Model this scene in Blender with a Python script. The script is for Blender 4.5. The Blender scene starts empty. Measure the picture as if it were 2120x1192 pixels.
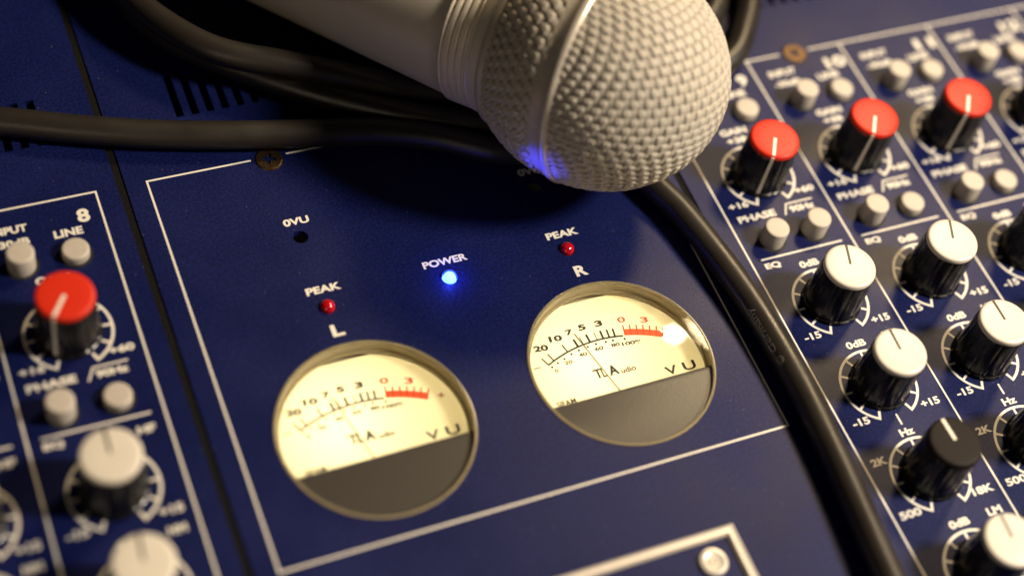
import bpy, bmesh, math, random
import numpy as np
from mathutils import Vector, Matrix

random.seed(4)
rng = np.random.default_rng(4)
C = bpy.context.scene.collection
SC = bpy.context.scene
MM = 0.001                      # everything below is modelled in millimetres: x right, y DOWN the panel, h up
PI = math.pi


def W(x, y, h=0.0):
    return Vector((x * MM, -y * MM, h * MM))


# ------------------------------------------------------------------ camera
cam = bpy.data.cameras.new('camera')
cam_o = bpy.data.objects.new('camera', cam)
C.objects.link(cam_o)
right = Vector((0.91566675, -0.36799262, 0.16166581))
up = Vector((0.22000342, 0.79548142, 0.56463068))
fwd = Vector((0.33638207, 0.48144651, -0.80935552))
M = Matrix((right, up, -fwd)).transposed().to_4x4()
M.translation = W(-56.676, 241.612, 316.975)
cam_o.matrix_world = M
cam.sensor_width = 36.0
cam.lens = 3357.55 / 2120 * 36
cam.clip_start = 0.02
cam.clip_end = 20
cam.dof.use_dof = True
cam.dof.focus_distance = 0.396
cam.dof.aperture_fstop = 4.0
cam.dof.aperture_blades = 0
SC.camera = cam_o

# ------------------------------------------------------------------ world, lamps, exposure
world = bpy.data.worlds.new('World')
SC.world = world
world.use_nodes = True
bg = world.node_tree.nodes['Background']
bg.inputs['Color'].default_value = (0.55, 0.5, 0.6, 1)
bg.inputs['Strength'].default_value = 0.008


def area_lamp(name, loc, target, size, power, color):
    l = bpy.data.lights.new(name, 'AREA')
    l.shape = 'DISK'
    l.size = size
    l.energy = power
    l.color = color
    o = bpy.data.objects.new(name, l)
    C.objects.link(o)
    o.location = loc
    o.rotation_euler = (target - loc).to_track_quat('-Z', 'Y').to_euler()
    return o


KEY = W(492, -276, 634)
area_lamp('bulb_lamp', KEY, W(110, 70, 0), 0.013, 0.28, (1.0, 0.84, 0.60))
area_lamp('shade_lamp', W(600, -290, 634), W(150, 60, 0), 0.12, 4.6, (1.0, 0.74, 0.43))
area_lamp('front_lamp', W(482, 250, 450), W(100, 60, 5), 0.10, 6.4, (1.0, 0.86, 0.68))
area_lamp('room_lamp', W(-330, 430, 260), W(90, 20, 10), 0.30, 0.30, (1.0, 0.82, 0.60))

SC.render.engine = 'CYCLES'
SC.cycles.use_denoising = True
SC.cycles.max_bounces = 8
SC.cycles.transparent_max_bounces = 12
SC.cycles.sample_clamp_indirect = 60.0
SC.view_settings.view_transform = 'Standard'
SC.view_settings.look = 'None'
SC.view_settings.gamma = 1.0
SC.view_settings.exposure = 0.0
SC.view_settings.use_curve_mapping = False
SC.render.film_transparent = False


# ------------------------------------------------------------------ materials
def mat(name, color, rough=0.5, metal=0.0, spec=0.5, coat=0.0, coat_rough=0.1, bump=None, grime=0.0,
        trans=0.0, emit=None, emit_s=0.0, sheen=0.0, rough_var=0.0, vscale=900.0):
    m = bpy.data.materials.new(name)
    m.use_nodes = True
    nt = m.node_tree
    b = nt.nodes['Principled BSDF']
    b.inputs['Base Color'].default_value = (*color, 1)
    b.inputs['Roughness'].default_value = rough
    b.inputs['Metallic'].default_value = metal
    b.inputs['Specular IOR Level'].default_value = spec
    b.inputs['Coat Weight'].default_value = coat
    b.inputs['Coat Roughness'].default_value = coat_rough
    b.inputs['Transmission Weight'].default_value = trans
    if emit:
        b.inputs['Emission Color'].default_value = (*emit, 1)
        b.inputs['Emission Strength'].default_value = emit_s
    tc = nt.nodes.new('ShaderNodeTexCoord')
    if bump:
        scale, dist = bump
        n = nt.nodes.new('ShaderNodeTexNoise')
        n.inputs['Scale'].default_value = scale
        n.inputs['Detail'].default_value = 3
        nt.links.new(tc.outputs['Object'], n.inputs['Vector'])
        bp = nt.nodes.new('ShaderNodeBump')
        bp.inputs['Strength'].default_value = 1.0
        bp.inputs['Distance'].default_value = dist
        nt.links.new(n.outputs['Fac'], bp.inputs['Height'])
        nt.links.new(bp.outputs['Normal'], b.inputs['Normal'])
    if grime or rough_var:
        n2 = nt.nodes.new('ShaderNodeTexNoise')
        n2.inputs['Scale'].default_value = vscale
        n2.inputs['Detail'].default_value = 5
        nt.links.new(tc.outputs['Object'], n2.inputs['Vector'])
        if grime:
            hs = nt.nodes.new('ShaderNodeMixRGB')
            hs.blend_type = 'MULTIPLY'
            hs.inputs['Fac'].default_value = grime
            hs.inputs['Color1'].default_value = (*color, 1)
            nt.links.new(n2.outputs['Fac'], hs.inputs['Color2'])
            nt.links.new(hs.outputs['Color'], b.inputs['Base Color'])
        if rough_var:
            mr = nt.nodes.new('ShaderNodeMapRange')
            mr.inputs['From Min'].default_value = 0.3
            mr.inputs['From Max'].default_value = 0.7
            mr.inputs['To Min'].default_value = rough - rough_var
            mr.inputs['To Max'].default_value = rough + rough_var
            nt.links.new(n2.outputs['Fac'], mr.inputs['Value'])
            nt.links.new(mr.outputs['Result'], b.inputs['Roughness'])
    return m


def panel_material():
    m = bpy.data.materials.new('blue_panel_paint')
    m.use_nodes = True
    nt = m.node_tree
    N, L = nt.nodes, nt.links
    b = N['Principled BSDF']
    tc = N.new('ShaderNodeTexCoord')
    # fine orange peel of the textured paint
    n1 = N.new('ShaderNodeTexNoise'); n1.inputs['Scale'].default_value = 2600; n1.inputs['Detail'].default_value = 2
    n2 = N.new('ShaderNodeTexNoise'); n2.inputs['Scale'].default_value = 35; n2.inputs['Detail'].default_value = 6
    # dust specks
    v = N.new('ShaderNodeTexVoronoi'); v.inputs['Scale'].default_value = 430; v.feature = 'F1'
    for n in (n1, n2, v):
        L.new(tc.outputs['Object'], n.inputs['Vector'])
    bp = N.new('ShaderNodeBump'); bp.inputs['Strength'].default_value = 0.8; bp.inputs['Distance'].default_value = 0.00006
    L.new(n1.outputs['Fac'], bp.inputs['Height']); L.new(bp.outputs['Normal'], b.inputs['Normal'])
    r = N.new('ShaderNodeValToRGB')
    r.color_ramp.elements[0].position = 0.3; r.color_ramp.elements[0].color = (0.0038, 0.0070, 0.052, 1)
    r.color_ramp.elements[1].position = 0.7; r.color_ramp.elements[1].color = (0.0054, 0.0096, 0.068, 1)
    L.new(n2.outputs['Fac'], r.inputs['Fac'])
    lt = N.new('ShaderNodeMath'); lt.operation = 'LESS_THAN'; lt.inputs[1].default_value = 0.05
    L.new(v.outputs['Distance'], lt.inputs[0])
    sel = N.new('ShaderNodeMath'); sel.operation = 'GREATER_THAN'; sel.inputs[1].default_value = 0.62
    sx = N.new('ShaderNodeSeparateColor'); L.new(v.outputs['Color'], sx.inputs['Color']); L.new(sx.outputs['Red'], sel.inputs[0])
    mu = N.new('ShaderNodeMath'); mu.operation = 'MULTIPLY'; L.new(lt.outputs[0], mu.inputs[0]); L.new(sel.outputs[0], mu.inputs[1])
    m2 = N.new('ShaderNodeMath'); m2.operation = 'MULTIPLY'; m2.inputs[1].default_value = 0.42; L.new(mu.outputs[0], m2.inputs[0])
    mx = N.new('ShaderNodeMixRGB'); mx.inputs['Color2'].default_value = (0.30, 0.29, 0.30, 1)
    # grain of the paint
    n3 = N.new('ShaderNodeTexNoise'); n3.inputs['Scale'].default_value = 1500; n3.inputs['Detail'].default_value = 1
    L.new(tc.outputs['Object'], n3.inputs['Vector'])
    gr = N.new('ShaderNodeMapRange'); gr.inputs['From Min'].default_value = 0.3; gr.inputs['From Max'].default_value = 0.7
    gr.inputs['To Min'].default_value = 0.6; gr.inputs['To Max'].default_value = 1.4
    L.new(n3.outputs['Fac'], gr.inputs['Value'])
    gm = N.new('ShaderNodeVectorMath'); gm.operation = 'SCALE'
    L.new(r.outputs['Color'], gm.inputs[0]); L.new(gr.outputs['Result'], gm.inputs['Scale'])
    L.new(m2.outputs[0], mx.inputs['Fac']); L.new(gm.outputs['Vector'], mx.inputs['Color1'])
    L.new(mx.outputs['Color'], b.inputs['Base Color'])
    mr = N.new('ShaderNodeMapRange'); mr.inputs['From Min'].default_value = 0.3; mr.inputs['From Max'].default_value = 0.7
    mr.inputs['To Min'].default_value = 0.34; mr.inputs['To Max'].default_value = 0.48
    L.new(n2.outputs['Fac'], mr.inputs['Value']); L.new(mr.outputs['Result'], b.inputs['Roughness'])
    b.inputs['Specular IOR Level'].default_value = 0.16
    return m


def clear_material():
    m = bpy.data.materials.new('clear_acrylic')
    m.use_nodes = True
    nt = m.node_tree
    N, L = nt.nodes, nt.links
    N.remove(N['Principled BSDF'])
    out = N['Material Output']
    t = N.new('ShaderNodeBsdfTransparent'); t.inputs['Color'].default_value = (0.97, 0.97, 0.95, 1)
    g = N.new('ShaderNodeBsdfGlossy'); g.inputs['Roughness'].default_value = 0.006
    # Schlick reflectance, the same from either side of the sheet
    ge = N.new('ShaderNodeNewGeometry')
    dp = N.new('ShaderNodeVectorMath'); dp.operation = 'DOT_PRODUCT'
    L.new(ge.outputs['Incoming'], dp.inputs[0]); L.new(ge.outputs['Normal'], dp.inputs[1])
    ab = N.new('ShaderNodeMath'); ab.operation = 'ABSOLUTE'; L.new(dp.outputs['Value'], ab.inputs[0])
    om = N.new('ShaderNodeMath'); om.operation = 'SUBTRACT'; om.inputs[0].default_value = 1.0; L.new(ab.outputs[0], om.inputs[1])
    pw = N.new('ShaderNodeMath'); pw.operation = 'POWER'; pw.inputs[1].default_value = 5.0; L.new(om.outputs[0], pw.inputs[0])
    f = N.new('ShaderNodeMath'); f.operation = 'MULTIPLY_ADD'; f.inputs[1].default_value = 0.96; f.inputs[2].default_value = 0.04; L.new(pw.outputs[0], f.inputs[0])
    mx = N.new('ShaderNodeMixShader')
    L.new(f.outputs[0], mx.inputs[0]); L.new(t.outputs[0], mx.inputs[1]); L.new(g.outputs[0], mx.inputs[2])
    L.new(mx.outputs[0], out.inputs['Surface'])
    return m


def dial_material():
    m = bpy.data.materials.new('translucent_dial')
    m.use_nodes = True
    nt = m.node_tree
    N, L = nt.nodes, nt.links
    N.remove(N['Principled BSDF'])
    out = N['Material Output']
    d = N.new('ShaderNodeBsdfDiffuse'); d.inputs['Color'].default_value = (0.80, 0.73, 0.52, 1)
    t = N.new('ShaderNodeBsdfTranslucent'); t.inputs['Color'].default_value = (0.90, 0.82, 0.56, 1)
    mx = N.new('ShaderNodeMixShader'); mx.inputs[0].default_value = 0.5
    L.new(d.outputs[0], mx.inputs[1]); L.new(t.outputs[0], mx.inputs[2])
    L.new(mx.outputs[0], out.inputs['Surface'])
    return m


PANEL = panel_material()
PRINT = mat('white_print', (0.84, 0.80, 0.715), rough=0.55, grime=0.22, vscale=900)
BLACKP = mat('black_plastic', (0.006, 0.0055, 0.0055), rough=0.27, spec=0.3, bump=(350, 0.000008), rough_var=0.05, vscale=350)
DARKCAP = mat('dark_brown_cap', (0.011, 0.008, 0.007), rough=0.55, spec=0.12, bump=(5000, 0.00002))
WHITECAP = mat('white_cap', (0.69, 0.64, 0.55), rough=0.38, grime=0.12, vscale=500)
REDCAP = mat('red_cap', (0.60, 0.026, 0.009), rough=0.42, spec=0.25, bump=(1800, 0.000015))
POINTW = mat('white_pointer', (0.78, 0.72, 0.62), rough=0.4)
POINTB = mat('black_pointer', (0.012, 0.010, 0.009), rough=0.45)
BUTTON = mat('grey_button', (0.52, 0.47, 0.41), rough=0.48, grime=0.2, vscale=500, bump=(3000, 0.00001))
WELL = mat('dark_well', (0.006, 0.006, 0.008), rough=0.7)
SEAM = mat('black_seam_strip', (0.004, 0.0035, 0.003), rough=0.8, spec=0.15, bump=(1500, 0.0003))
RUBBER = mat('black_rubber', (0.020, 0.0165, 0.0135), rough=0.37, spec=0.5, bump=(2500, 0.00004), rough_var=0.06, vscale=120)
CABLETXT = mat('grey_cable_print', (0.22, 0.20, 0.17), rough=0.6)
MICPAINT = mat('champagne_paint', (0.74, 0.67, 0.555), rough=0.42, metal=0.25, bump=(6000, 0.00001))
MICRING = mat('champagne_ring', (0.60, 0.54, 0.455), rough=0.33, metal=0.3)
MESHWIRE = mat('painted_wire_mesh', (0.49, 0.445, 0.375), rough=0.48, metal=0.0, spec=0.3, grime=0.15, vscale=900)
MESHGAP = mat('mesh_gap', (0.016, 0.013, 0.011), rough=0.7)
FOAM = mat('dark_foam', (0.015, 0.013, 0.012), rough=0.9)
BRONZE = mat('bronze_screw', (0.13, 0.08, 0.042), rough=0.38, metal=0.9, bump=(1500, 0.00009), grime=0.6, vscale=1200)
REDLED = mat('red_lens', (0.42, 0.004, 0.010), rough=0.07, coat=0.6, coat_rough=0.04)
BLUELED = mat('blue_clear_lens', (0.30, 0.45, 1.0), rough=0.12, trans=0.9, emit=(0.03, 0.07, 1.0), emit_s=0.9)
BLUECHIP = mat('blue_lit_chip', (0.3, 0.4, 0.9), emit=(0.15, 0.34, 1.0), emit_s=7.0)
CLEAR = clear_material()
DIAL = dial_material()
DIALBLACK = mat('dial_black_print', (0.012, 0.011, 0.010), rough=0.6)
DIALRED = mat('dial_red_print', (0.70, 0.055, 0.012), rough=0.6)
DIALRED2 = mat('dial_red_band', (0.85, 0.10, 0.02), rough=0.6)
NEEDLE = mat('needle_brown', (0.10, 0.075, 0.03), rough=0.5)
COVER = mat('grey_cover', (0.052, 0.046, 0.042), rough=0.33, bump=(2200, 0.00003))
BEZEL = mat('amber_clear_rim', (0.80, 0.72, 0.50), rough=0.22, spec=0.5, trans=0.85)
TUBE = mat('meter_tube', (0.33, 0.285, 0.195), rough=0.65, spec=0.25)
BOXWHITE = mat('lamp_box_white', (0.85, 0.82, 0.75), rough=0.8)
SILVER = mat('silver_frame', (0.60, 0.55, 0.49), rough=0.38, metal=0.35, grime=0.15, vscale=400)


# ------------------------------------------------------------------ mesh helpers (mm in, metres out)
def link_mesh(name, verts, faces, m, parent=None, smooth=True, mats=None, midx=None, origin=None, angle=35):
    me = bpy.data.meshes.new(name)
    o3 = origin or (0, 0, 0)
    vs = [((v[0] - o3[0]) * MM, -(v[1] - o3[1]) * MM, (v[2] - o3[2]) * MM) for v in verts]
    me.from_pydata(vs, [], [tuple(f) for f in faces])
    for q in (mats or [m]):
        me.materials.append(q)
    if midx is not None:
        me.polygons.foreach_set('material_index', midx)
    bm = bmesh.new(); bm.from_mesh(me)
    bmesh.ops.recalc_face_normals(bm, faces=bm.faces)
    bm.to_mesh(me); bm.free()
    if smooth:
        me.polygons.foreach_set('use_smooth', [True] * len(me.polygons))
        me.set_sharp_from_angle(angle=math.radians(angle))
    me.update()
    o = bpy.data.objects.new(name, me)
    C.objects.link(o)
    if parent:
        o.parent = parent
    if origin:
        o.location = W(*origin)
    return o


def lathe(profile, n=48, close_bottom=True, close_top=True, rfun=None, axis=None):
    """profile: list of (r, h). rfun(theta, i) scales r."""
    V, F = [], []
    for i, (r, h) in enumerate(profile):
        for k in range(n):
            th = 2 * PI * k / n
            rr = r * (rfun(th, i) if rfun else 1)
            V.append((rr * math.cos(th), rr * math.sin(th), h))
    for i in range(len(profile) - 1):
        for k in range(n):
            a, b = i * n + k, i * n + (k + 1) % n
            F.append((a, b, b + n, a + n))
    if close_bottom:
        F.append(tuple(range(n))[::-1])
    if close_top:
        F.append(tuple((len(profile) - 1) * n + k for k in range(n)))
    return V, F


def shift(V, x, y, h=0):
    return [(a + x, b + y, c + h) for a, b, c in V]


def box(x0, x1, y0, y1, h0, h1):
    V = [(x, y, h) for h in (h0, h1) for x, y in ((x0, y0), (x1, y0), (x1, y1), (x0, y1))]
    F = [(0, 3, 2, 1), (4, 5, 6, 7), (0, 1, 5, 4), (1, 2, 6, 5), (2, 3, 7, 6), (3, 0, 4, 7)]
    return V, F


class MB:
    def __init__(s):
        s.V, s.F, s.I = [], [], []

    def add(s, VF, mi=0):
        V, F = VF
        k = len(s.V)
        s.V += list(V)
        s.F += [tuple(i + k for i in f) for f in F]
        s.I += [mi] * len(F)
        return s

    def obj(s, name, m, parent=None, **kw):
        mats = m if isinstance(m, list) else [m]
        return link_mesh(name, s.V, s.F, mats[0], parent, mats=mats, midx=s.I, **kw)


def stroke(pts, w, h0, h1, closed=False):
    """flat printed line along pts (mm) of width w, mitred, thickness h0..h1"""
    P = [Vector((a, b)) for a, b in pts]
    n = len(P)
    Lf, Rt = [], []
    for i in range(n):
        if closed:
            d0 = (P[i] - P[i - 1]).normalized(); d1 = (P[(i + 1) % n] - P[i]).normalized()
        else:
            d0 = (P[i] - P[i - 1]).normalized() if i else (P[1] - P[0]).normalized()
            d1 = (P[i + 1] - P[i]).normalized() if i < n - 1 else d0
        t = (d0 + d1).normalized()
        nn = Vector((-t.y, t.x))
        c = max(0.35, nn.dot(Vector((-d0.y, d0.x))))
        Lf.append(P[i] + nn * (w / 2 / c)); Rt.append(P[i] - nn * (w / 2 / c))
    V, F = [], []
    for h in (h0, h1):
        V += [(p.x, p.y, h) for p in Lf] + [(p.x, p.y, h) for p in Rt]
    seg = n if closed else n - 1
    for i in range(seg):
        j = (i + 1) % n
        a, b, c, d = i, j, n + j, n + i
        F.append((a, b, c, d)); F.append((a + 2 * n, d + 2 * n, c + 2 * n, b + 2 * n))
        F.append((a, a + 2 * n, b + 2 * n, b)); F.append((d, c, c + 2 * n, d + 2 * n))
    if not closed:
        F.append((0, n, 3 * n, 2 * n)); F.append((n - 1, 3 * n - 1, 4 * n - 1, 2 * n - 1)[::1])
    return V, F


def disc(x, y, r, h0, h1, n=20):
    V, F = lathe([(r, h0), (r, h1)], n)
    return shift(V, x, y)


def plate_from_outlines(loops, h0, h1):
    """filled 2D outlines with holes (even-odd) turned into a plate between h0 and h1 (mm)"""
    cu = bpy.data.curves.new('tmp', 'CURVE')
    cu.dimensions = '2D'
    cu.fill_mode = 'BOTH'
    for lp in loops:
        s = cu.splines.new('POLY')
        s.points.add(len(lp) - 1)
        for p, (x, y) in zip(s.points, lp):
            p.co = (x, -y, 0, 1)
        s.use_cyclic_u = True
    cu.extrude = (h1 - h0) / 2
    o = bpy.data.objects.new('tmp', cu)
    C.objects.link(o)
    dg = bpy.context.evaluated_depsgraph_get()
    me = bpy.data.meshes.new_from_object(o.evaluated_get(dg))
    V = [(v.co.x, -v.co.y, v.co.z + (h0 + h1) / 2) for v in me.vertices]
    F = [tuple(p.vertices) for p in me.polygons]
    bpy.data.objects.remove(o); bpy.data.curves.remove(cu); bpy.data.meshes.remove(me)
    return V, F


_glyph_cache = {}


def text(s, cx, cy, capH, width=None, bold=0.038, h0=0.02, h1=0.05, align='C', rot=0.0, shear=0.0):
    key = (s, bold, shear)
    if key not in _glyph_cache:
        cu = bpy.data.curves.new('tmp', 'FONT')
        cu.body = s
        cu.size = 1.0
        cu.offset = bold
        cu.extrude = 0.5
        cu.shear = shear
        cu.resolution_u = 5
        o = bpy.data.objects.new('tmp', cu)
        C.objects.link(o)
        dg = bpy.context.evaluated_depsgraph_get()
        me = bpy.data.meshes.new_from_object(o.evaluated_get(dg))
        V = np.array([v.co[:] for v in me.vertices])
        F = [tuple(p.vertices) for p in me.polygons]
        bpy.data.objects.remove(o); bpy.data.curves.remove(cu); bpy.data.meshes.remove(me)
        _glyph_cache[key] = (V, F)
    V, F = _glyph_cache[key]
    x0, x1 = V[:, 0].min(), V[:, 0].max()
    y0, y1 = V[:, 1].min(), V[:, 1].max()
    sy = capH / (y1 - y0)
    sx = (width / (x1 - x0)) if width else sy * 1.18
    X = (V[:, 0] - (x0 + x1) / 2) * sx
    if align == 'L':
        X = (V[:, 0] - x0) * sx
    Y = -(V[:, 1] - (y0 + y1) / 2) * sy
    c, sn = math.cos(rot), math.sin(rot)
    out = [(cx + a * c - b * sn, cy + a * sn + b * c, h1 if z > 0 else h0) for a, b, z in zip(X, Y, V[:, 2])]
    return out, F


def empty(name, loc, parent=None):
    o = bpy.data.objects.new(name, None)
    o.empty_display_size = 0.01
    C.objects.link(o)
    o.location = loc
    if parent:
        o.parent = parent
    return o


# ================================================================== MIXING CONSOLE
console = empty('mixing_console', W(0, 0, 0))
console['label'] = 'dark blue audio mixing console with two lit round meters and rows of knobs'
console['category'] = 'mixing console'

METERS = [(31.05, 79.95), (92.85, 79.75)]
SEAMX = [-6.13, 130.55]
circ = lambda x, y, r, n=64: [(x + r * math.cos(2 * PI * k / n), y + r * math.sin(2 * PI * k / n)) for k in range(n)]


def slot(x, y0, y1, w):
    # louvre slots lean very slightly with the photograph's row
    return [(x - w / 2, y0), (x + w / 2, y0), (x + w / 2, y1), (x - w / 2, y1)]


vent_left = [slot(-25.0 - 3.9 * k, -31.5, -17.0, 1.95) for k in range(-1, 9)]
vent_mid = [slot(13.2 + 3.9 * k, -32.0, -17.8, 1.95) for k in range(0, 26)]
vent_right = [slot(146.0 + 3.9 * k, -32.0, -17.8, 1.95) for k in range(0, 16)]
rect = lambda x0, x1, y0, y1: [(x0, y0), (x1, y0), (x1, y1), (x0, y1)]
Y0, Y1, XL, XR = -190, 300, -330, 460
led_holes = [circ(30.65, 25.4, 1.85, 32), circ(92.6, 25.2, 1.85, 32), circ(30.6, 46.3, 2.0, 32), circ(92.8, 45.9, 2.0, 32), circ(61.5, 46.0, 2.0, 32)]
panels = []
for (x0, x1, holes) in ((XL, SEAMX[0] - 1.0, vent_left),
                        (SEAMX[0] + 1.0, SEAMX[1] - 1.0, vent_mid + led_holes + [circ(x, y, 22.75, 96) for x, y in METERS]),
                        (SEAMX[1] + 1.0, XR, vent_right)):
    V, F = plate_from_outlines([rect(x0, x1, Y0, Y1)] + holes, -1.6, 0.0)
    panels.append(link_mesh('panel', V, F, PANEL, console, smooth=False))
for sx in SEAMX:
    V, F = box(sx - 0.98, sx + 0.98, Y0, Y1, -4, -0.35)
    link_mesh('seam_strip', V, F, SEAM, console, smooth=False)
V, F = box(XL, XR, Y0, Y1, -46, -44)
tray = MB().add((V, F))
for b_ in (box(XL, XL + 2, Y0, Y1, -44, -1.7), box(XR - 2, XR, Y0, Y1, -44, -1.7), box(XL + 2, XR - 2, Y0, Y0 + 2, -44, -1.7), box(XL + 2, XR - 2, Y1 - 2, Y1, -44, -1.7)):
    tray.add(b_)
tray.obj('chassis', WELL, console, smooth=False)

HP0, HP1 = 0.004, 0.035
STRIPX = {8: -42.37, 7: -72.37, 6: -102.37, 9: 137.01, 10: 167.01, 11: 197.01, 12: 227.01, 13: 257.01}
FR_L, FR_R, FR_B = 0.0, 124.34, 107.29
BOT = 290


def seg_gap(x0, x1, y, gaps, w=0.45):
    xs = [x0]
    for g, r in gaps:
        xs += [g - r, g + r]
    xs.append(x1)
    return [stroke([(xs[i], y), (xs[i + 1], y)], w, HP0, HP1) for i in range(0, len(xs), 2)]


# --- printed lines
lines = [MB(), MB(), MB()]      # left, centre, right panels
letters = [MB(), MB(), MB()]
LW = 0.48
# centre frame, broken round the screw
lines[1].add(stroke([(25.9, 0), (FR_L, 0), (FR_L, FR_B), (FR_R, FR_B), (FR_R, 0), (34.9, 0)], LW, HP0, HP1))
# left strips
lines[0].add(stroke([(-240, 0), (-12.37, 0), (-12.37, BOT)], LW, HP0, HP1))
for x in (-42.37, -72.37, -102.37):
    lines[0].add(stroke([(x, 0.3), (x, BOT)], LW, HP0, HP1))
# right strips
lines[2].add(stroke([(177.6, 0), (137.01, 0), (137.01, BOT)], LW, HP0, HP1))
lines[2].add(stroke([(186.9, 0), (400, 0)], LW, HP0, HP1))
for x in (167.01, 197.01, 227.01, 257.01):
    lines[2].add(stroke([(x, 0.3), (x, BOT)], LW, HP0, HP1))


def arc_pts(cx, cy, r, a0, a1, n=48):
    return [(cx + r * math.sin(math.radians(a0 + (a1 - a0) * k / n)), cy - r * math.cos(math.radians(a0 + (a1 - a0) * k / n))) for k in range(n + 1)]


def dial_print(mb, cx, cy):
    R_ = 9.75
    pol = lambda r, a: (cx + r * math.sin(math.radians(a)), cy - r * math.cos(math.radians(a)))
    pts = [pol(7.7, -151)] + arc_pts(cx, cy, R_, -152, 152) + [pol(7.7, 151)]
    mb.add(stroke(pts, 0.66, HP0, HP1))
    for k in range(-4, 5):
        a = k * 30.4
        mb.add(stroke([pol(9.4, a), pol(7.6, a)], 0.6, HP0, HP1))


ROWS = dict(gain=37.3, hf=78.4, hm=103.6, hz=129.0, lm=154.4)
KX = 14.85


def strip_print(n, x, lm, tm, number):
    T = lambda s, rx, y, hgt=2.05, w=None, **k: tm.add(text(s, x + rx, y, hgt, w, **k))
    T(number, 25.6, 6.1, 3.9, 2.9 * len(number) + (0.5 if len(number) > 1 else 0))
    T('INPUT', 8.3, 6.2, 2.15, 8.4)
    T('-30dB', 8.2, 10.0, 2.0, 8.2)
    T('LINE', 21.2, 10.1, 2.2, 6.7)
    T('GAIN', 14.9, 22.0, 2.05, 7.9)
    T('+38', 14.6, 25.0, 1.95, 5.9)
    T('+16', 5.0, 45.0, 1.95, 5.7)
    T('+60', 25.0, 44.5, 1.95, 5.7)
    T('PHASE', 8.3, 49.4, 2.1, 11.0)
    T('90Hz', 21.6, 49.7, 2.0, 7.2)
    lm.add(stroke([(x + 16.1, 51.0), (x + 17.8, 47.75), (x + 25.6, 47.75)], 0.42, HP0, HP1))
    lm.add(stroke([(x + 3.0, 62.3), (x + 27.0, 62.3)], 0.48, HP0, HP1))
    T('EQ', 5.3, 64.6, 2.0, 4.4)
    for y, nm in ((ROWS['hf'], 'HF'), (ROWS['hm'], 'HM'), (ROWS['lm'], 'LM')):
        T('0dB', 14.9, y - 12.0, 2.0, 5.5)
        T(nm, 25.0, y - 12.3, 2.0, 4.0)
        T('-15', 5.2, y + 8.1, 2.0, 4.7)
        T('+15', 25.0, y + 8.1, 2.0, 5.2)
    lm.add(stroke([(x + KX, 112.2), (x + KX, 115.2)], 0.5, HP0, HP1))
    T('Hz', 15.0, 117.3, 2.0, 3.9)
    T('2K', 4.1, 122.5, 2.0, 4.2)
    T('500', 4.7, 136.8, 2.0, 5.8)
    T('18K', 25.2, 136.5, 2.0, 5.9)
    for y in ROWS.values():
        dial_print(lm, x + KX, y)


for n, x in STRIPX.items():
    p = 0 if x < 0 else 2
    strip_print(n, x, lines[p], letters[p], str(n))

for s_, x, y, hgt, w in (('0VU', 31.0, 20.6, 2.1, 6.4), ('0VU', 92.9, 20.6, 2.1, 6.4), ('POWER', 62.0, 41.3, 2.05, 11.4), ('PEAK', 31.2, 41.2, 2.05, 8.5),
                         ('PEAK', 93.35, 41.2, 2.05, 8.5), ('L', 30.8, 53.1, 3.3, 3.0), ('R', 93.6, 52.8, 3.1, 3.25)):
    MB().add(text(s_, x, y, hgt, w)).obj('lettering', PRINT, panels[1], smooth=False)

for p in range(3):
    lines[p].obj('printed_lines', PRINT, panels[p], smooth=False)
    if p != 1:
        letters[p].obj('lettering', PRINT, panels[p], smooth=False)

# --- raised frame of the lower display with its round cap
fr = MB()
fo, fi = (20.0, 99.5, 126.4, 205.0), (22.5, 97.0, 128.9, 202.5)


def frame_ring(o, i, h_out, h_mid, h_in, h0):
    V, F = [], []
    m_ = tuple((a + b) / 2 for a, b in zip(o, i))
    e1 = tuple(a + (b - a) * 0.22 for a, b in zip(o, i)); e2 = tuple(a + (b - a) * 0.78 for a, b in zip(o, i))
    for r, h in ((o, h0), (o, h_out), (e1, h_mid), (m_, h_mid * 0.93), (e2, h_mid), (i, h_in), (i, h0)):
        V += [(r[0], r[2], h), (r[1], r[2], h), (r[1], r[3], h), (r[0], r[3], h)]
    for k in range(6):
        for j in range(4):
            a, b = 4 * k + j, 4 * k + (j + 1) % 4
            F.append((a, b, b + 4, a + 4))
    return V, F


fr.add(frame_ring(fo, fi, 0.55, 1.0, 0.5, 0.0))
fr.obj('display_frame', SILVER, console, smooth=False)
V, F = lathe([(3.35, 0.0), (3.4, 0.5), (3.1, 0.95), (2.4, 1.05), (2.0, 0.8), (1.35, 0.75), (1.15, 1.0), (0.85, 1.02), (0.7, 0.7)], 40)
capo = link_mesh('screw_cap', V, F, SILVER, console)
capo.location = W(91.1, 133.7, 0)


# --- screws
def make_screw():
    pz = []
    r1, w = 1.75, 0.42
    for k in range(4):
        a = k * PI / 2 + 0.35
        for da, rr in ((-0.24, r1), (0.24, r1), (PI / 4, w * 1.55)):
            pz.append((rr * math.cos(a + da), rr * math.sin(a + da)))
    V, F = plate_from_outlines([circ(0, 0, 3.05, 40), pz], -1.1, 0.14)
    mb = MB().add((V, F))
    ring = lathe([(3.05, -0.5), (3.05, 0.14), (3.35, 0.05), (3.55, -0.25)], 40, False, False)
    mb.add(ring)
    mb.add(lathe([(2.4, -1.4), (2.4, -1.12)], 24))
    return mb.obj('screw', BRONZE, console, angle=25)


screw = make_screw()
screw.location = W(30.35, 0.75, 0.25)
s2 = screw.copy(); C.objects.link(s2); s2.location = W(182.25, 0.65, 0.25); s2.rotation_euler = (0, 0, 0.8)


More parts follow.
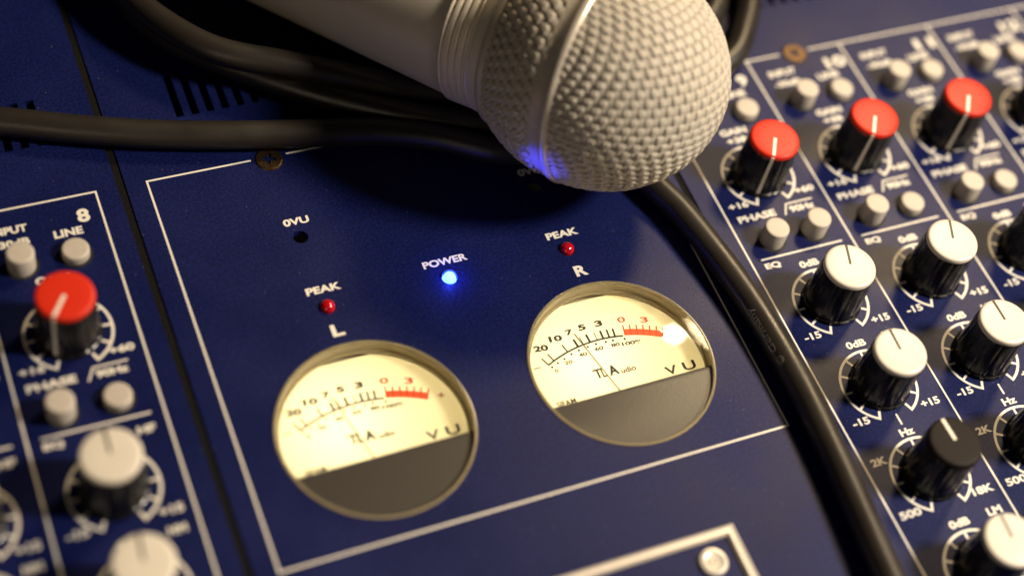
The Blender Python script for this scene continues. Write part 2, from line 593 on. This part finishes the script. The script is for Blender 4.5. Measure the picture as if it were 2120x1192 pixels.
# --- indicator lights
def led(x, y, m, name='indicator_light'):
    prof = [(1.8, -1.2), (1.8, 0.1)] + [(1.8 * math.cos(t), 0.1 + 1.55 * math.sin(t)) for t in np.linspace(0.12, PI / 2 - 0.05, 9)]
    V, F = lathe(prof, 32)
    o = link_mesh(name, V, F, m, console, angle=60)
    o.location = W(x, y, 0)
    return o


led(30.6, 46.3, REDLED)['label'] = 'dark red dome light under the left PEAK'
led(92.8, 45.9, REDLED)['label'] = 'dark red dome light under the right PEAK'
pl = led(61.5, 46.0, BLUELED)
pl['label'] = 'glowing blue power light'
V, F = lathe([(0.9, -0.9), (1.0, -0.1), (0.75, 0.3), (0.2, 0.42)], 24)
link_mesh('lit_chip', V, F, BLUECHIP, pl)
ll = bpy.data.lights.new('power_light_glow', 'POINT')
ll.energy = 0.0032; ll.color = (0.03, 0.06, 1.0); ll.shadow_soft_size = 0.0008
lo = bpy.data.objects.new('power_light_glow', ll); C.objects.link(lo); lo.location = W(61.5, 46.6, 2.9)
sp = bpy.data.lights.new('power_light_beam', 'SPOT')
sp.energy = 0.12; sp.color = (0.05, 0.05, 1.0); sp.spot_size = math.radians(24); sp.spot_blend = 1.0; sp.shadow_soft_size = 0.001
so = bpy.data.objects.new('power_light_beam', sp); C.objects.link(so); so.location = W(61.5, 46.0, 3.0)
so.rotation_euler = (W(86.5, 36, 26) - W(61.5, 46, 3)).to_track_quat('-Z', 'Y').to_euler()

# --- knobs
NK = 192


def scallop(th, i):
    if i < 1:
        return 1.0
    g = 0.5 + 0.5 * math.cos(12 * th)
    return 1.0 - 0.028 * (g ** 8)


def make_knob(kind):
    prof = [(7.55, 0.35), (7.55, 1.1), (7.15, 1.35), (6.95, 5), (6.72, 10), (6.55, 13.6), (6.35, 13.9)]
    V, F = lathe(prof, NK, rfun=scallop)
    k = link_mesh('knob', V, F, BLACKP, console, angle=28)
    cm = dict(red=REDCAP, white=WHITECAP, black=DARKCAP)[kind]
    cp = [(6.2, 13.9), (6.45, 14.05), (6.5, 14.7), (6.38, 15.15), (6.12, 15.38), (5.6, 15.46), (3.0, 15.5), (0.5, 15.5)]
    V, F = lathe(cp, 64)
    cap = link_mesh('cap', V, F, cm, k, angle=50)
    mb = MB()
    w = 0.30 if kind == 'white' else 0.42
    y_in = -0.35 if kind != 'red' else -0.1
    mb.add(box(-w, w, -6.05, y_in, 15.2, 15.56))
    if kind == 'red':
        # pointer carries on down the flank of the body
        V = []
        for r, h in ((6.56, 15.0), (6.66, 13.6), (6.8, 10), (7.05, 5), (7.25, 1.45)):
            V += [(-w, -r - 0.02, h), (w, -r - 0.02, h), (w, -r + 0.6, h), (-w, -r + 0.6, h)]
        F = [(0, 3, 2, 1), (16, 17, 18, 19)]
        for i in range(4):
            for j in range(4):
                a, b = 4 * i + j, 4 * i + (j + 1) % 4
                F.append((a, b, b + 4, a + 4))
        mb.add((V, F))
    elif kind == 'black':
        pass
    mb.obj('pointer', POINTB if kind == 'white' else POINTW, k, smooth=False)
    return k


protos = {k: make_knob(k) for k in ('red', 'white', 'black')}
used = {k: False for k in protos}
KLAB = dict(red='black knob with a red cap and white pointer', white='black knob with a white cap and black pointer', black='all black knob with a white pointer')


def place_knob(kind, x, y, ang):
    k = protos[kind]
    if used[kind]:
        n = k.copy(); C.objects.link(n); n.parent = console
        for ch in list(k.children):
            c = ch.copy(); C.objects.link(c); c.parent = n
        k = n
    used[kind] = True
    k.location = W(x, y, 0)
    k.rotation_euler = (math.radians(random.uniform(-0.7, 0.7)), math.radians(random.uniform(-0.7, 0.7)), -math.radians(ang))
    k['label'] = KLAB[kind]
    return k


ANG = {(9, 'gain'): -149, (10, 'gain'): -147, (11, 'gain'): -146, (8, 'gain'): -145,
       (9, 'hf'): 18, (9, 'hm'): 3, (10, 'hf'): 22, (10, 'hm'): 1, (9, 'hz'): -2, (9, 'lm'): 5, (8, 'hf'): 1, (8, 'hm'): 4}


def in_view(x, y, h=8, mrg=0.25):
    d = W(x, y, h) - cam_o.location
    z = d.dot(fwd)
    u, v = d.dot(right) / z * 3357.55 / 2120, d.dot(up) / z * 3357.55 / 2120
    return abs(u) < 0.5 + mrg and abs(v) < 0.2811 + mrg


# --- buttons
def make_button(h):
    V, F = lathe([(3.05, -1.0), (3.2, 0.0), (3.2, h - 0.45), (3.08, h - 0.15), (2.85, h - 0.02), (2.4, h), (0.4, h + 0.02)], 40)
    b = link_mesh('button', V, F, BUTTON, console, angle=50)
    V, F = lathe([(3.2, 0.03), (3.95, 0.05), (3.95, 0.0)], 40, False, False)
    link_mesh('collar', V, F, WELL, b)  # flat dark ring painting in the shaded gap of the button's hole
    return b


bp = {True: make_button(5.6), False: make_button(2.35)}
bused = {True: False, False: False}


def place_button(x, y, out):
    b = bp[out]
    if bused[out]:
        n = b.copy(); C.objects.link(n); n.parent = console
        for ch in list(b.children):
            c = ch.copy(); C.objects.link(c); c.parent = n
        b = n
    bused[out] = True
    b.location = W(x, y, 0)
    b['label'] = 'grey round push button standing out' if out else 'grey round push button pressed in'


for n, x in STRIPX.items():
    for row, y in ROWS.items():
        kx = x + KX
        if not in_view(kx, y):
            continue
        kind = 'red' if row == 'gain' else ('black' if row == 'hz' else 'white')
        place_knob(kind, kx, y, ANG.get((n, row), random.choice((-4, 3, 8, -10)) if row != 'gain' else -146))
    for bx, by, out in ((9.0, 16.8, True), (21.4, 16.6, False), (8.6, 57.2, True), (21.0, 57.2, n in (9,))):
        if in_view(x + bx, by):
            place_button(x + bx, by, out)


# --- VU meters
def seg_below(r, yc, n=40):
    """circle segment below the chord y = yc (y down)"""
    a0 = math.asin(yc / r)
    return [(r * math.cos(a0 + (PI - 2 * a0) * k / n), r * math.sin(a0 + (PI - 2 * a0) * k / n)) for k in range(n + 1)]


def seg_between(r, yt, yb, n=30):
    at, ab = math.asin(yt / r), math.asin(yb / r)
    R_ = [(r * math.cos(at + (ab - at) * k / n), r * math.sin(at + (ab - at) * k / n)) for k in range(n + 1)]
    return R_ + [(-x, y) for x, y in R_[::-1]]


def make_meter(x, y):
    # tube that lines the hole, with a closed floor round the dial
    prof = [(22.72, 0.0), (22.72, -9.0)]
    V, F = lathe([(22.3, 0.0), (22.3, -5.6), (22.72, -5.6), (22.72, 0.0)], 96, False, False)
    F += [(3 * 96 + k, 3 * 96 + (k + 1) % 96, (k + 1) % 96, k) for k in range(96)]
    m = link_mesh('vu_meter', V, F, TUBE, console)
    m.location = W(x, y, 0)
    # clear rim proud of the panel
    V, F = lathe([(22.74, 0.0), (22.95, 0.04), (22.97, 0.2), (22.8, 0.42), (22.5, 0.46), (22.3, 0.3), (22.22, 0.05), (22.2, -0.6), (22.27, -0.62)], 96, False, False)
    link_mesh('bezel', V, F, BEZEL, m)
    # second inner step of the rim
    V, F = lathe([(22.25, -2.6), (21.7, -2.7), (21.5, -3.3), (21.9, -3.6), (22.28, -3.6)], 96, False, False)
    link_mesh('inner_ring', V, F, BEZEL, m)
    # translucent dial plate
    zf = -5.0
    out = seg_between(22.25, -21.4, 9.0)
    V = [(a, b, zf) for a, b in out]
    face = link_mesh('dial_face', V, [tuple(range(len(V)))], DIAL, m, smooth=False)
    # lamp box behind it
    mb = MB()
    n = len(out)
    V = [(a * 0.999, b * 0.999, zf - 0.1) for a, b in out] + [(a * 0.999, b * 0.999, -21) for a, b in out]
    F = [(i, (i + 1) % n, n + (i + 1) % n, n + i) for i in range(n)] + [tuple(range(n, 2 * n))]
    mb.add((V, F))
    mb.obj('lamp_box', BOXWHITE, m, smooth=False)
    # dark floor above the dial's straight top edge and under the cover
    V, F = lathe([(22.4, -5.9), (22.4, -5.7)], 64)
    hole = plate_from_outlines([circ(0, 0, 22.45, 64), [(a * 1.0, b) for a, b in seg_between(22.27, -21.42, 9.02)]], -6.2, -5.62)
    link_mesh('floor_plate', hole[0], hole[1], TUBE, m, smooth=False)
    # printing on the dial
    ax, ay, ar = -0.8, 25.1, 34.85
    h0, h1 = zf + 0.01, zf + 0.04
    pol = lambda r, a: (ax + r * math.sin(math.radians(a)), ay - r * math.cos(math.radians(a)))
    angof = lambda px, py: math.degrees(math.atan2(px - ax, ay - py))
    bk = MB()
    a0, a1 = angof(-15.6, -6.5), angof(5.6, -9.2)
    bk.add(stroke([pol(ar, a0 + (a1 - a0) * k / 30) for k in range(31)], 0.5, h0, h1))
    for (px, py), wd in zip([(-15.5, -6.6), (-13.8, -7.5), (-9.6, -8.8), (-6.5, -9.6), (-4.9, -9.8), (-3.1, -10.0), (-1.1, -9.9), (0.5, -10.0), (2.1, -9.9), (3.6, -9.7)],
                            (.42, .42, .42, .62, .26, .62, .26, .6, .52, .52)):
        a = angof(px, py)
        bk.add(stroke([pol(ar, a), pol(ar + 2.35, a)], wd, h0, h1))
    for px, py in [(-14.9, -5.7), (-13.1, -6.4), (-11.1, -7.0), (-8.9, -7.8), (-6.7, -8.3), (-4.2, -8.6), (-1.9, -8.8), (0.7, -8.7), (2.6, -8.6), (5.6, -8.2)]:
        bk.add((disc(px, py, 0.33, h0, h1, 10), lathe([(1, 0), (1, 1)], 10)[1]))
    t = lambda s, px, py, hg, w, a=0.0, b=0.022, **k: bk.add(text(s, px, py, hg, w, bold=b, h0=h0, h1=h1, rot=math.radians(a), **k))
    t('20', -15.5, -11.4, 1.7, 3.7, 6, 0.045)
    t('10', -11.0, -13.0, 1.7, 3.4, 5, 0.045)
    t('7', -7.0, -13.75, 1.6, 1.9, 2, 0.045)
    t('5', -3.4, -14.2, 1.65, 2.0, 2, 0.045)
    t('3', 1.05, -14.15, 1.7, 2.05, 3, 0.045)
    t('0', -14.2, -4.5, 0.95, 0.95, 0, 0.035)
    t('20', -10.5, -5.85, 1.05, 2.1, 0, 0.035)
    t('40', -6.2, -6.95, 1.05, 2.2, 0, 0.035)
    t('60', -1.65, -7.45, 1.05, 2.25, 2, 0.035)
    t('80', 2.7, -7.3, 1.05, 2.25, 3, 0.035)
    t('100%', 6.9, -6.75, 1.05, 5.2, 5, 0.035)
    t('T', -4.75, -0.9, 2.65, 2.4, 0, 0.02)
    t('L', -3.2, -0.9, 2.65, 1.35, 0, 0.02)
    t('A', -0.8, -0.88, 2.75, 2.6, 0, 0.045)
    t('udio', 2.95, -0.05, 1.45, 3.9, 0, 0.025)
    t('V', 13.1, 3.2, 2.4, 3.2, 0, 0.02)
    t('U', 18.0, 3.2, 2.4, 3.4, 0, 0.02)
    t('-', -18.45, -6.45, 0.28, 1.9, 0, 0.0)
    t('SIFAM', -15.4, 4.3, 1.5, 5.0, 0, 0.02)
    rd = MB()
    b0, b1 = angof(6.3, -10.6) , angof(15.9, -7.4)
    rin = ar + 0.05
    rd.add(stroke([pol(rin + 0.9, b0 + (b1 - b0) * k / 24) for k in range(25)], 1.8, h0, h1), 1)
    for k in range(7):
        a = b0 + 0.25 + (b1 - b0 - 0.5) * k / 6
        rd.add(stroke([pol(rin, a), pol(rin + 3.0, a)], 0.36, h0 + 0.003, h1 + 0.004), 0)
    rd.add(text('0', 7.05, -13.6, 1.65, 2.05, bold=0.022, h0=h0, h1=h1, rot=math.radians(10)), 0)
    rd.add(text('3', 12.6, -12.0, 1.65, 2.0, bold=0.022, h0=h0, h1=h1, rot=math.radians(10)), 0)
    rd.add(text('+', 18.6, -6.2, 1.5, 1.5, bold=0.004, h0=h0, h1=h1, rot=math.radians(25)), 0)
    bk.obj('scale_lettering', DIALBLACK, m, smooth=False)
    rd.obj('red_scale', [DIALRED, DIALRED2], m, smooth=False)
    # needle
    nd = MB()
    nd.add(stroke([(-6.3, -12.6), (-1.0, 9.0)], 0.3, -4.25, -4.1))
    nd.obj('needle', NEEDLE, m, smooth=False)
    # grey lower cover with rounded upper lip
    zc = -1.0
    mb = MB()
    segs = []
    for yc, z in ((6.55, -4.6), (6.55, zc - 0.35), (6.7, zc - 0.08), (7.0, zc)):
        segs.append([(px, py, z) for px, py in seg_below(22.1, yc)])
    n = len(segs[0])
    V = sum(segs, [])
    F = []
    for k in range(3):
        F += [(k * n + i, k * n + i + 1, (k + 1) * n + i + 1, (k + 1) * n + i) for i in range(n - 1)]
        F.append((k * n, (k + 1) * n, (k + 1) * n + n - 1, k * n + n - 1))
    F.append(tuple(range(3 * n, 4 * n)))
    mb.add((V, F))
    mb.obj('lower_cover', COVER, m, angle=30)
    # clear window, very slightly domed
    V, F = lathe([(22.25, 0.2)] + [(r, 0.2 + 0.5 * (1 - (r / 22.25) ** 2)) for r in (18, 14, 10, 6, 3, 0.4)], 96, False, True)
    link_mesh('window', V, F, CLEAR, m, angle=80)
    # bulb behind the dial
    l = bpy.data.lights.new('meter_bulb', 'POINT')
    l.energy = 0.0135; l.color = (1.0, 0.94, 0.74); l.shadow_soft_size = 0.003
    o = bpy.data.objects.new('meter_bulb', l); C.objects.link(o); o.location = W(x - 5.5, y - 5.0, -19.0)
    return m


m1 = make_meter(*METERS[0]); m1['label'] = 'round yellow lit VU meter marked L'
m2 = make_meter(*METERS[1]); m2['label'] = 'round yellow lit VU meter marked R'


# ================================================================== CABLE
def catmull(P, step=1.5):
    P = [np.array(p, float) for p in P]
    P = [2 * P[0] - P[1]] + P + [2 * P[-1] - P[-2]]
    out = []
    for i in range(1, len(P) - 2):
        p0, p1, p2, p3 = P[i - 1:i + 3]
        d = np.linalg.norm(p2 - p1)
        n = max(3, int(d / step))
        t01, t12, t23 = (max(1e-3, np.linalg.norm(b - a)) ** 0.5 for a, b in ((p0, p1), (p1, p2), (p2, p3)))
        m1_ = (p2 - p1 + t12 * ((p1 - p0) / t01 - (p2 - p0) / (t01 + t12)))
        m2_ = (p2 - p1 + t12 * ((p3 - p2) / t23 - (p3 - p1) / (t12 + t23)))
        for k in range(n):
            s = k / n
            out.append((2 * s ** 3 - 3 * s * s + 1) * p1 + (s ** 3 - 2 * s * s + s) * m1_ + (-2 * s ** 3 + 3 * s * s) * p2 + (s ** 3 - s * s) * m2_)
    out.append(P[-2])
    return np.array(out)


CR = 3.55
cable_pts = [(108, 300, CR + 6), (119, 215, CR + 5), (126.3, 151.1, CR + 0.6), (129.4, 118.7, CR), (130.4, 96.9, CR), (129.4, 74.5, CR), (126.9, 57.2, CR), (124.0, 43.6, CR), (121.2, 35.8, CR),
             (119.2, 26.5, CR), (123, 15, CR), (141, 7.0, CR), (161.0, 0.4, CR), (169.6, -8.7, CR), (176.0, -18.6, CR), (182, -45, CR), (176, -95, CR),
             (140, -140, CR), (70, -150, CR), (20, -120, CR + 4), (5, -75, CR + 6)] + [(10.1, -49.5, 10), (16.1, -38.1, 10.4), (23.9, -28.9, 10.4), (30.6, -24.6, 10.2), (38.4, -21.4, 9.6), (46.3, -18.3, 8.5),
             (60.2, -13.1, 6), (70, -9.2, 4.2), (90, -4.0, CR), (125, -3.5, CR), (152, -9.5, CR), (165.8, -19.5, CR), (172, -45, CR), (160, -90, CR),
             (120, -118, CR), (70, -122, CR), (28, -105, CR), (9, -75, CR), (11.5, -50.6, CR), (17.2, -40.2, CR), (25.3, -31.6, CR), (34.9, -23.6, CR), (45.7, -15.2, CR), (56.9, -7.8, CR), (68.4, -1.3, CR),
             (80.4, 4.0, CR), (89, 7.2, CR), (94.5, 11.5, CR), (93, 15.8, CR), (86, 14.8, CR), (72, 6.8, CR), (58.0, 1.5, CR), (50.8, -0.1, CR), (42.6, -1.9, CR), (27.8, -5.0, CR), (17.2, -7.6, CR), (2.7, -11.7, CR), (-13.5, -17.4, CR), (-29.4, -23.7, CR), (-60, -34, CR), (-110, -46, CR)]
CP = catmull(cable_pts)


def sweep(P, r, n=28):
    T_ = np.gradient(P, axis=0)
    T_ /= np.linalg.norm(T_, axis=1)[:, None]
    upv = np.array([0, 0, 1.0])
    V = []
    for p, t_ in zip(P, T_):
        s = np.cross(t_, upv); s /= np.linalg.norm(s)
        u = np.cross(s, t_)
        for k in range(n):
            a = 2 * PI * k / n
            V.append(tuple(p + r * (math.cos(a) * s + math.sin(a) * u)))
    F = []
    for i in range(len(P) - 1):
        for k in range(n):
            a, b = i * n + k, i * n + (k + 1) % n
            F.append((a, b, b + n, a + n))
    F.append(tuple(range(n))); F.append(tuple(range((len(P) - 1) * n, len(P) * n)))
    return V, F


V, F = sweep(CP, CR)
cable = link_mesh('microphone_cable', V, F, RUBBER, None)
cable['label'] = 'thick black rubber cable looped across the blue console under the microphone'
cable['category'] = 'cable'

# printing that runs along the cable, wrapped round it
arc_l = np.concatenate([[0], np.cumsum(np.linalg.norm(np.diff(CP, axis=0), axis=1))])
i0 = np.argmin(np.linalg.norm(CP - np.array([129.2, 90.5, CR]), axis=1))
TV, TF = text('Germany', 0, 0, 2.1, 13.0, bold=0.0, align='L')
TV2, TF2 = text('C E L', -4.0, 0, 1.9, 11.0, bold=0.0, align='L')
cmb = MB()
for (tv, tf, off) in ((TV, TF, 0.0), (text('©', 0, 0, 2.0, 2.0, bold=0.0, align='L')[0], text('©', 0, 0, 2.0, 2.0, bold=0.0, align='L')[1], -3.6)):
    out = []
    for a, b, h in tv:
        s = arc_l[i0] + a + off           # path runs up the panel here, so the words read upwards
        j = np.searchsorted(arc_l, s)
        f = (s - arc_l[j - 1]) / (arc_l[j] - arc_l[j - 1])
        p = CP[j - 1] * (1 - f) + CP[j] * f
        t_ = CP[j] - CP[j - 1]; t_ /= np.linalg.norm(t_)
        sd = np.cross(t_, [0, 0, 1.0]); sd /= np.linalg.norm(sd)
        u = np.cross(sd, t_)
        # sd points to the panel's left or right; find the left side
        if sd[0] > 0:
            sd_ = -sd
        else:
            sd_ = sd
        ang = math.radians(52) + b / CR * -1.0
        rr = CR + (0.015 if h < 0.03 else 0.03)
        out.append(tuple(p + rr * (math.sin(ang) * sd_ + math.cos(ang) * np.array([0, 0, 1.0]))))
    cmb.add((out, tf))
cmb.obj('lettering', CABLETXT, cable, smooth=False)

# ================================================================== MICROPHONE
MB_ = np.array([105.95, 19.74, 33.9])
az, el = 0.912, 0.182
A_ = np.array([math.cos(el) * math.cos(az), math.cos(el) * math.sin(az), math.sin(el)])
U_ = np.cross(A_, [0, 0, 1.0]); U_ /= np.linalg.norm(U_)
V_ = np.cross(U_, A_)
mic = empty('microphone', W(*MB_))
mic['label'] = 'champagne grey handheld microphone with woven mesh head lying over the console'
mic['category'] = 'microphone'


def mic_pts(ax, r, th):
    """axial, radius, angle arrays -> local mm coordinates about the band's centre"""
    return ax[..., None] * A_ + (r * np.cos(th))[..., None] * U_ + (r * np.sin(th))[..., None] * V_


def mic_lathe(prof, n=96, cb=False, ct=False):
    th = np.linspace(0, 2 * PI, n, endpoint=False)
    V = []
    for ax, r in prof:
        V += [tuple(p) for p in mic_pts(np.full(n, ax), np.full(n, r), th)]
    _, F = lathe([(1, 0)] * len(prof), n, cb, ct)
    return V, F


# handle
prof = [(-25.6, 19.0), (-25.9, 20.2), (-26.3, 20.45)]
for k in range(4):
    a = -26.6 - 1.9 * k
    prof += [(a - 0.15, 20.3), (a - 0.45, 19.55), (a - 0.75, 19.6), (a - 1.05, 20.2), (a - 1.5, 20.32)]
prof += [(-34.4, 19.9), (-34.9, 19.5)]
prof += [(-34.9 - 62 * t, 19.5 - 3.3 * t) for t in (0.05, 0.2, 0.4, 0.6, 0.8, 1.0)]
prof += [(-104, 15.2), (-112, 13.4), (-117, 12.0), (-118.6, 10.8), (-119, 6)]
V, F = mic_lathe(prof, 96, True, True)
link_mesh('handle', V, F, MICPAINT, mic, angle=40)
# neck recess and bright collar
V, F = mic_lathe([(-26.0, 19.4), (-25.6, 20.5), (-23.0, 20.9), (-22.6, 20.2), (-22.4, 19.8)], 96)
link_mesh('neck', V, F, MICPAINT, mic, angle=30)
V, F = mic_lathe([(-22.6, 20.2), (-22.7, 21.7), (-22.3, 22.1), (-21.4, 22.35), (-20.7, 22.3), (-20.3, 21.9), (-20.2, 21.0)], 96)
link_mesh('collar', V, F, MICRING, mic, angle=40)
# band with rounded front lip
V, F = mic_lathe([(-5.4, 26.9), (-5.5, 27.9), (-5.2, 28.25), (-1.9, 28.5), (-1.6, 28.65), (-1.2, 29.1), (-0.5, 29.3), (0.2, 29.26), (0.75, 28.95), (1.0, 28.5), (0.9, 27.5)], 128)
link_mesh('band', V, F, MICRING, mic, angle=40)


def weave(u, v):
    """height (in pitches) of a plain weave of flattened wires at u, v (in pitches)"""
    iu, iv = np.floor(u), np.floor(v)
    fu, fv = u - iu - 0.5, v - iv - 0.5
    wob = 0.5 + 0.5 * np.sin(iu * 12.9898 + iv * 78.233 + np.sin(iu * 3.1 - iv * 1.7) * 4)
    sv = np.where((iv % 2) == 0, 1.0, -1.0)
    su = np.where((iu % 2) == 0, 1.0, -1.0)
    pw = lambda c: np.sign(c) * np.abs(c) ** 0.7
    # flat wires along u ride long over the thinner wires along v
    run = pw(np.cos(PI * (u - 0.5)) * -sv)
    wide = np.clip(1 - (np.abs(fv) / 0.43) ** 4.0, 0, None) ** 0.5 * 0.15 + (0.085 + 0.05 * wob) * np.minimum(run + 0.45, 1.0)
    thin = np.clip(1 - (np.abs(fu) / 0.33) ** 2.2, 0, None) ** 0.5 * 0.10 + 0.08 * pw(np.cos(PI * (v - 0.5)) * su) - 0.01
    wide = np.where(np.abs(fv) < 0.43, wide, -0.3)
    thin = np.where(np.abs(fu) < 0.33, thin, -0.3)
    return np.maximum(np.maximum(wide, thin), -0.16)


def grid_mesh(name, P, Hh, keep, m_hi, m_lo, parent, thr=-0.115):
    nu, nv = P.shape[:2]
    idx = -np.ones((nu, nv), int)
    idx[keep] = np.arange(keep.sum())
    V = P[keep]
    a, b, c, d = idx[:-1, :-1], idx[1:, :-1], idx[1:, 1:], idx[:-1, 1:]
    ok = (a >= 0) & (b >= 0) & (c >= 0) & (d >= 0)
    F = np.stack([a[ok], b[ok], c[ok], d[ok]], -1)
    hmean = (Hh[:-1, :-1] + Hh[1:, :-1] + Hh[1:, 1:] + Hh[:-1, 1:]) / 4
    mi = (hmean[ok] < thr).astype(int)
    me = bpy.data.meshes.new(name)
    Vw = V * np.array([MM, -MM, MM])
    me.from_pydata(Vw.tolist(), [], F.tolist())
    me.materials.append(m_hi); me.materials.append(m_lo)
    me.polygons.foreach_set('material_index', mi.tolist())
    me.polygons.foreach_set('use_smooth', [True] * len(me.polygons))
    me.update()
    o = bpy.data.objects.new(name, me)
    C.objects.link(o)
    o.parent = parent
    return o


# front dome: flat woven cloth pressed over an ellipsoid
PITCH = 2.45
RG, LG = 28.05, 30.75
n = 640
lin = np.linspace(-1.0, 1.0, n)
gx, gy = np.meshgrid(lin, lin, indexing='ij')
rad = np.hypot(gx, gy)
phi = np.clip(rad, 0, 1.0) * (PI / 2)
thg = np.arctan2(gy, gx)
flat = 43.5
rot = math.radians(-15)
uu = (gx * math.cos(rot) + gy * math.sin(rot)) * flat / 1.6 + 80.3
vv = (-gx * math.sin(rot) + gy * math.cos(rot)) * flat / PITCH + 50.1
hh = weave(uu, vv)
base = mic_pts(LG * np.cos(phi), RG * np.sin(phi), thg)
nrm = mic_pts(np.cos(phi) / LG, np.sin(phi) / RG, thg)
nrm /= np.linalg.norm(nrm, axis=-1, keepdims=True)
P = base + nrm * (hh * PITCH * 1.3)[..., None]
grid_mesh('front_grille', P, hh, rad <= 1.0, MESHWIRE, MESHGAP, mic)

# rear grille between band and collar
na, nth = 200, 1100
s = np.linspace(0, 1, na)
axial = -4.2 - 16.6 * s
rr = 21.2 + 6.65 * (1 - s ** 1.9)
thr_ = np.linspace(-PI / 2, 1.5 * PI, nth)
AX, TH = np.meshgrid(axial, thr_, indexing='ij')
RR = np.repeat(rr[:, None], nth, 1)
arc = np.concatenate([[0], np.cumsum(np.hypot(np.diff(axial), np.diff(rr)))])
rot2 = math.radians(-32)
du, dv = np.repeat(arc[:, None], nth, 1), TH * 25.0
u2 = (du * math.cos(rot2) + dv * math.sin(rot2)) / 1.65 + 120.2
v2 = (-du * math.sin(rot2) + dv * math.cos(rot2)) / 2.4 + 80.4
h2 = weave(u2, v2)
dr = np.gradient(rr, axial)
na_ = np.repeat((-dr / np.hypot(1, dr))[:, None], nth, 1)
nr_ = np.repeat((1 / np.hypot(1, dr))[:, None], nth, 1)
P = mic_pts(AX + na_ * h2 * 3.5, RR + nr_ * h2 * 3.5, TH)
grid_mesh('rear_grille', P, h2, np.ones_like(h2, bool), MESHWIRE, MESHGAP, mic)
# foam behind the mesh
prof = [(-20.5, 19.8), (-12, 24.6), (-4.2, 26.6)] + [(29.1 * math.sin(t), 26.6 * math.cos(t)) for t in np.linspace(0.05, PI / 2 - 0.03, 14)]
V, F = mic_lathe(prof, 64, True, True)
link_mesh('foam_liner', V, F, FOAM, mic)
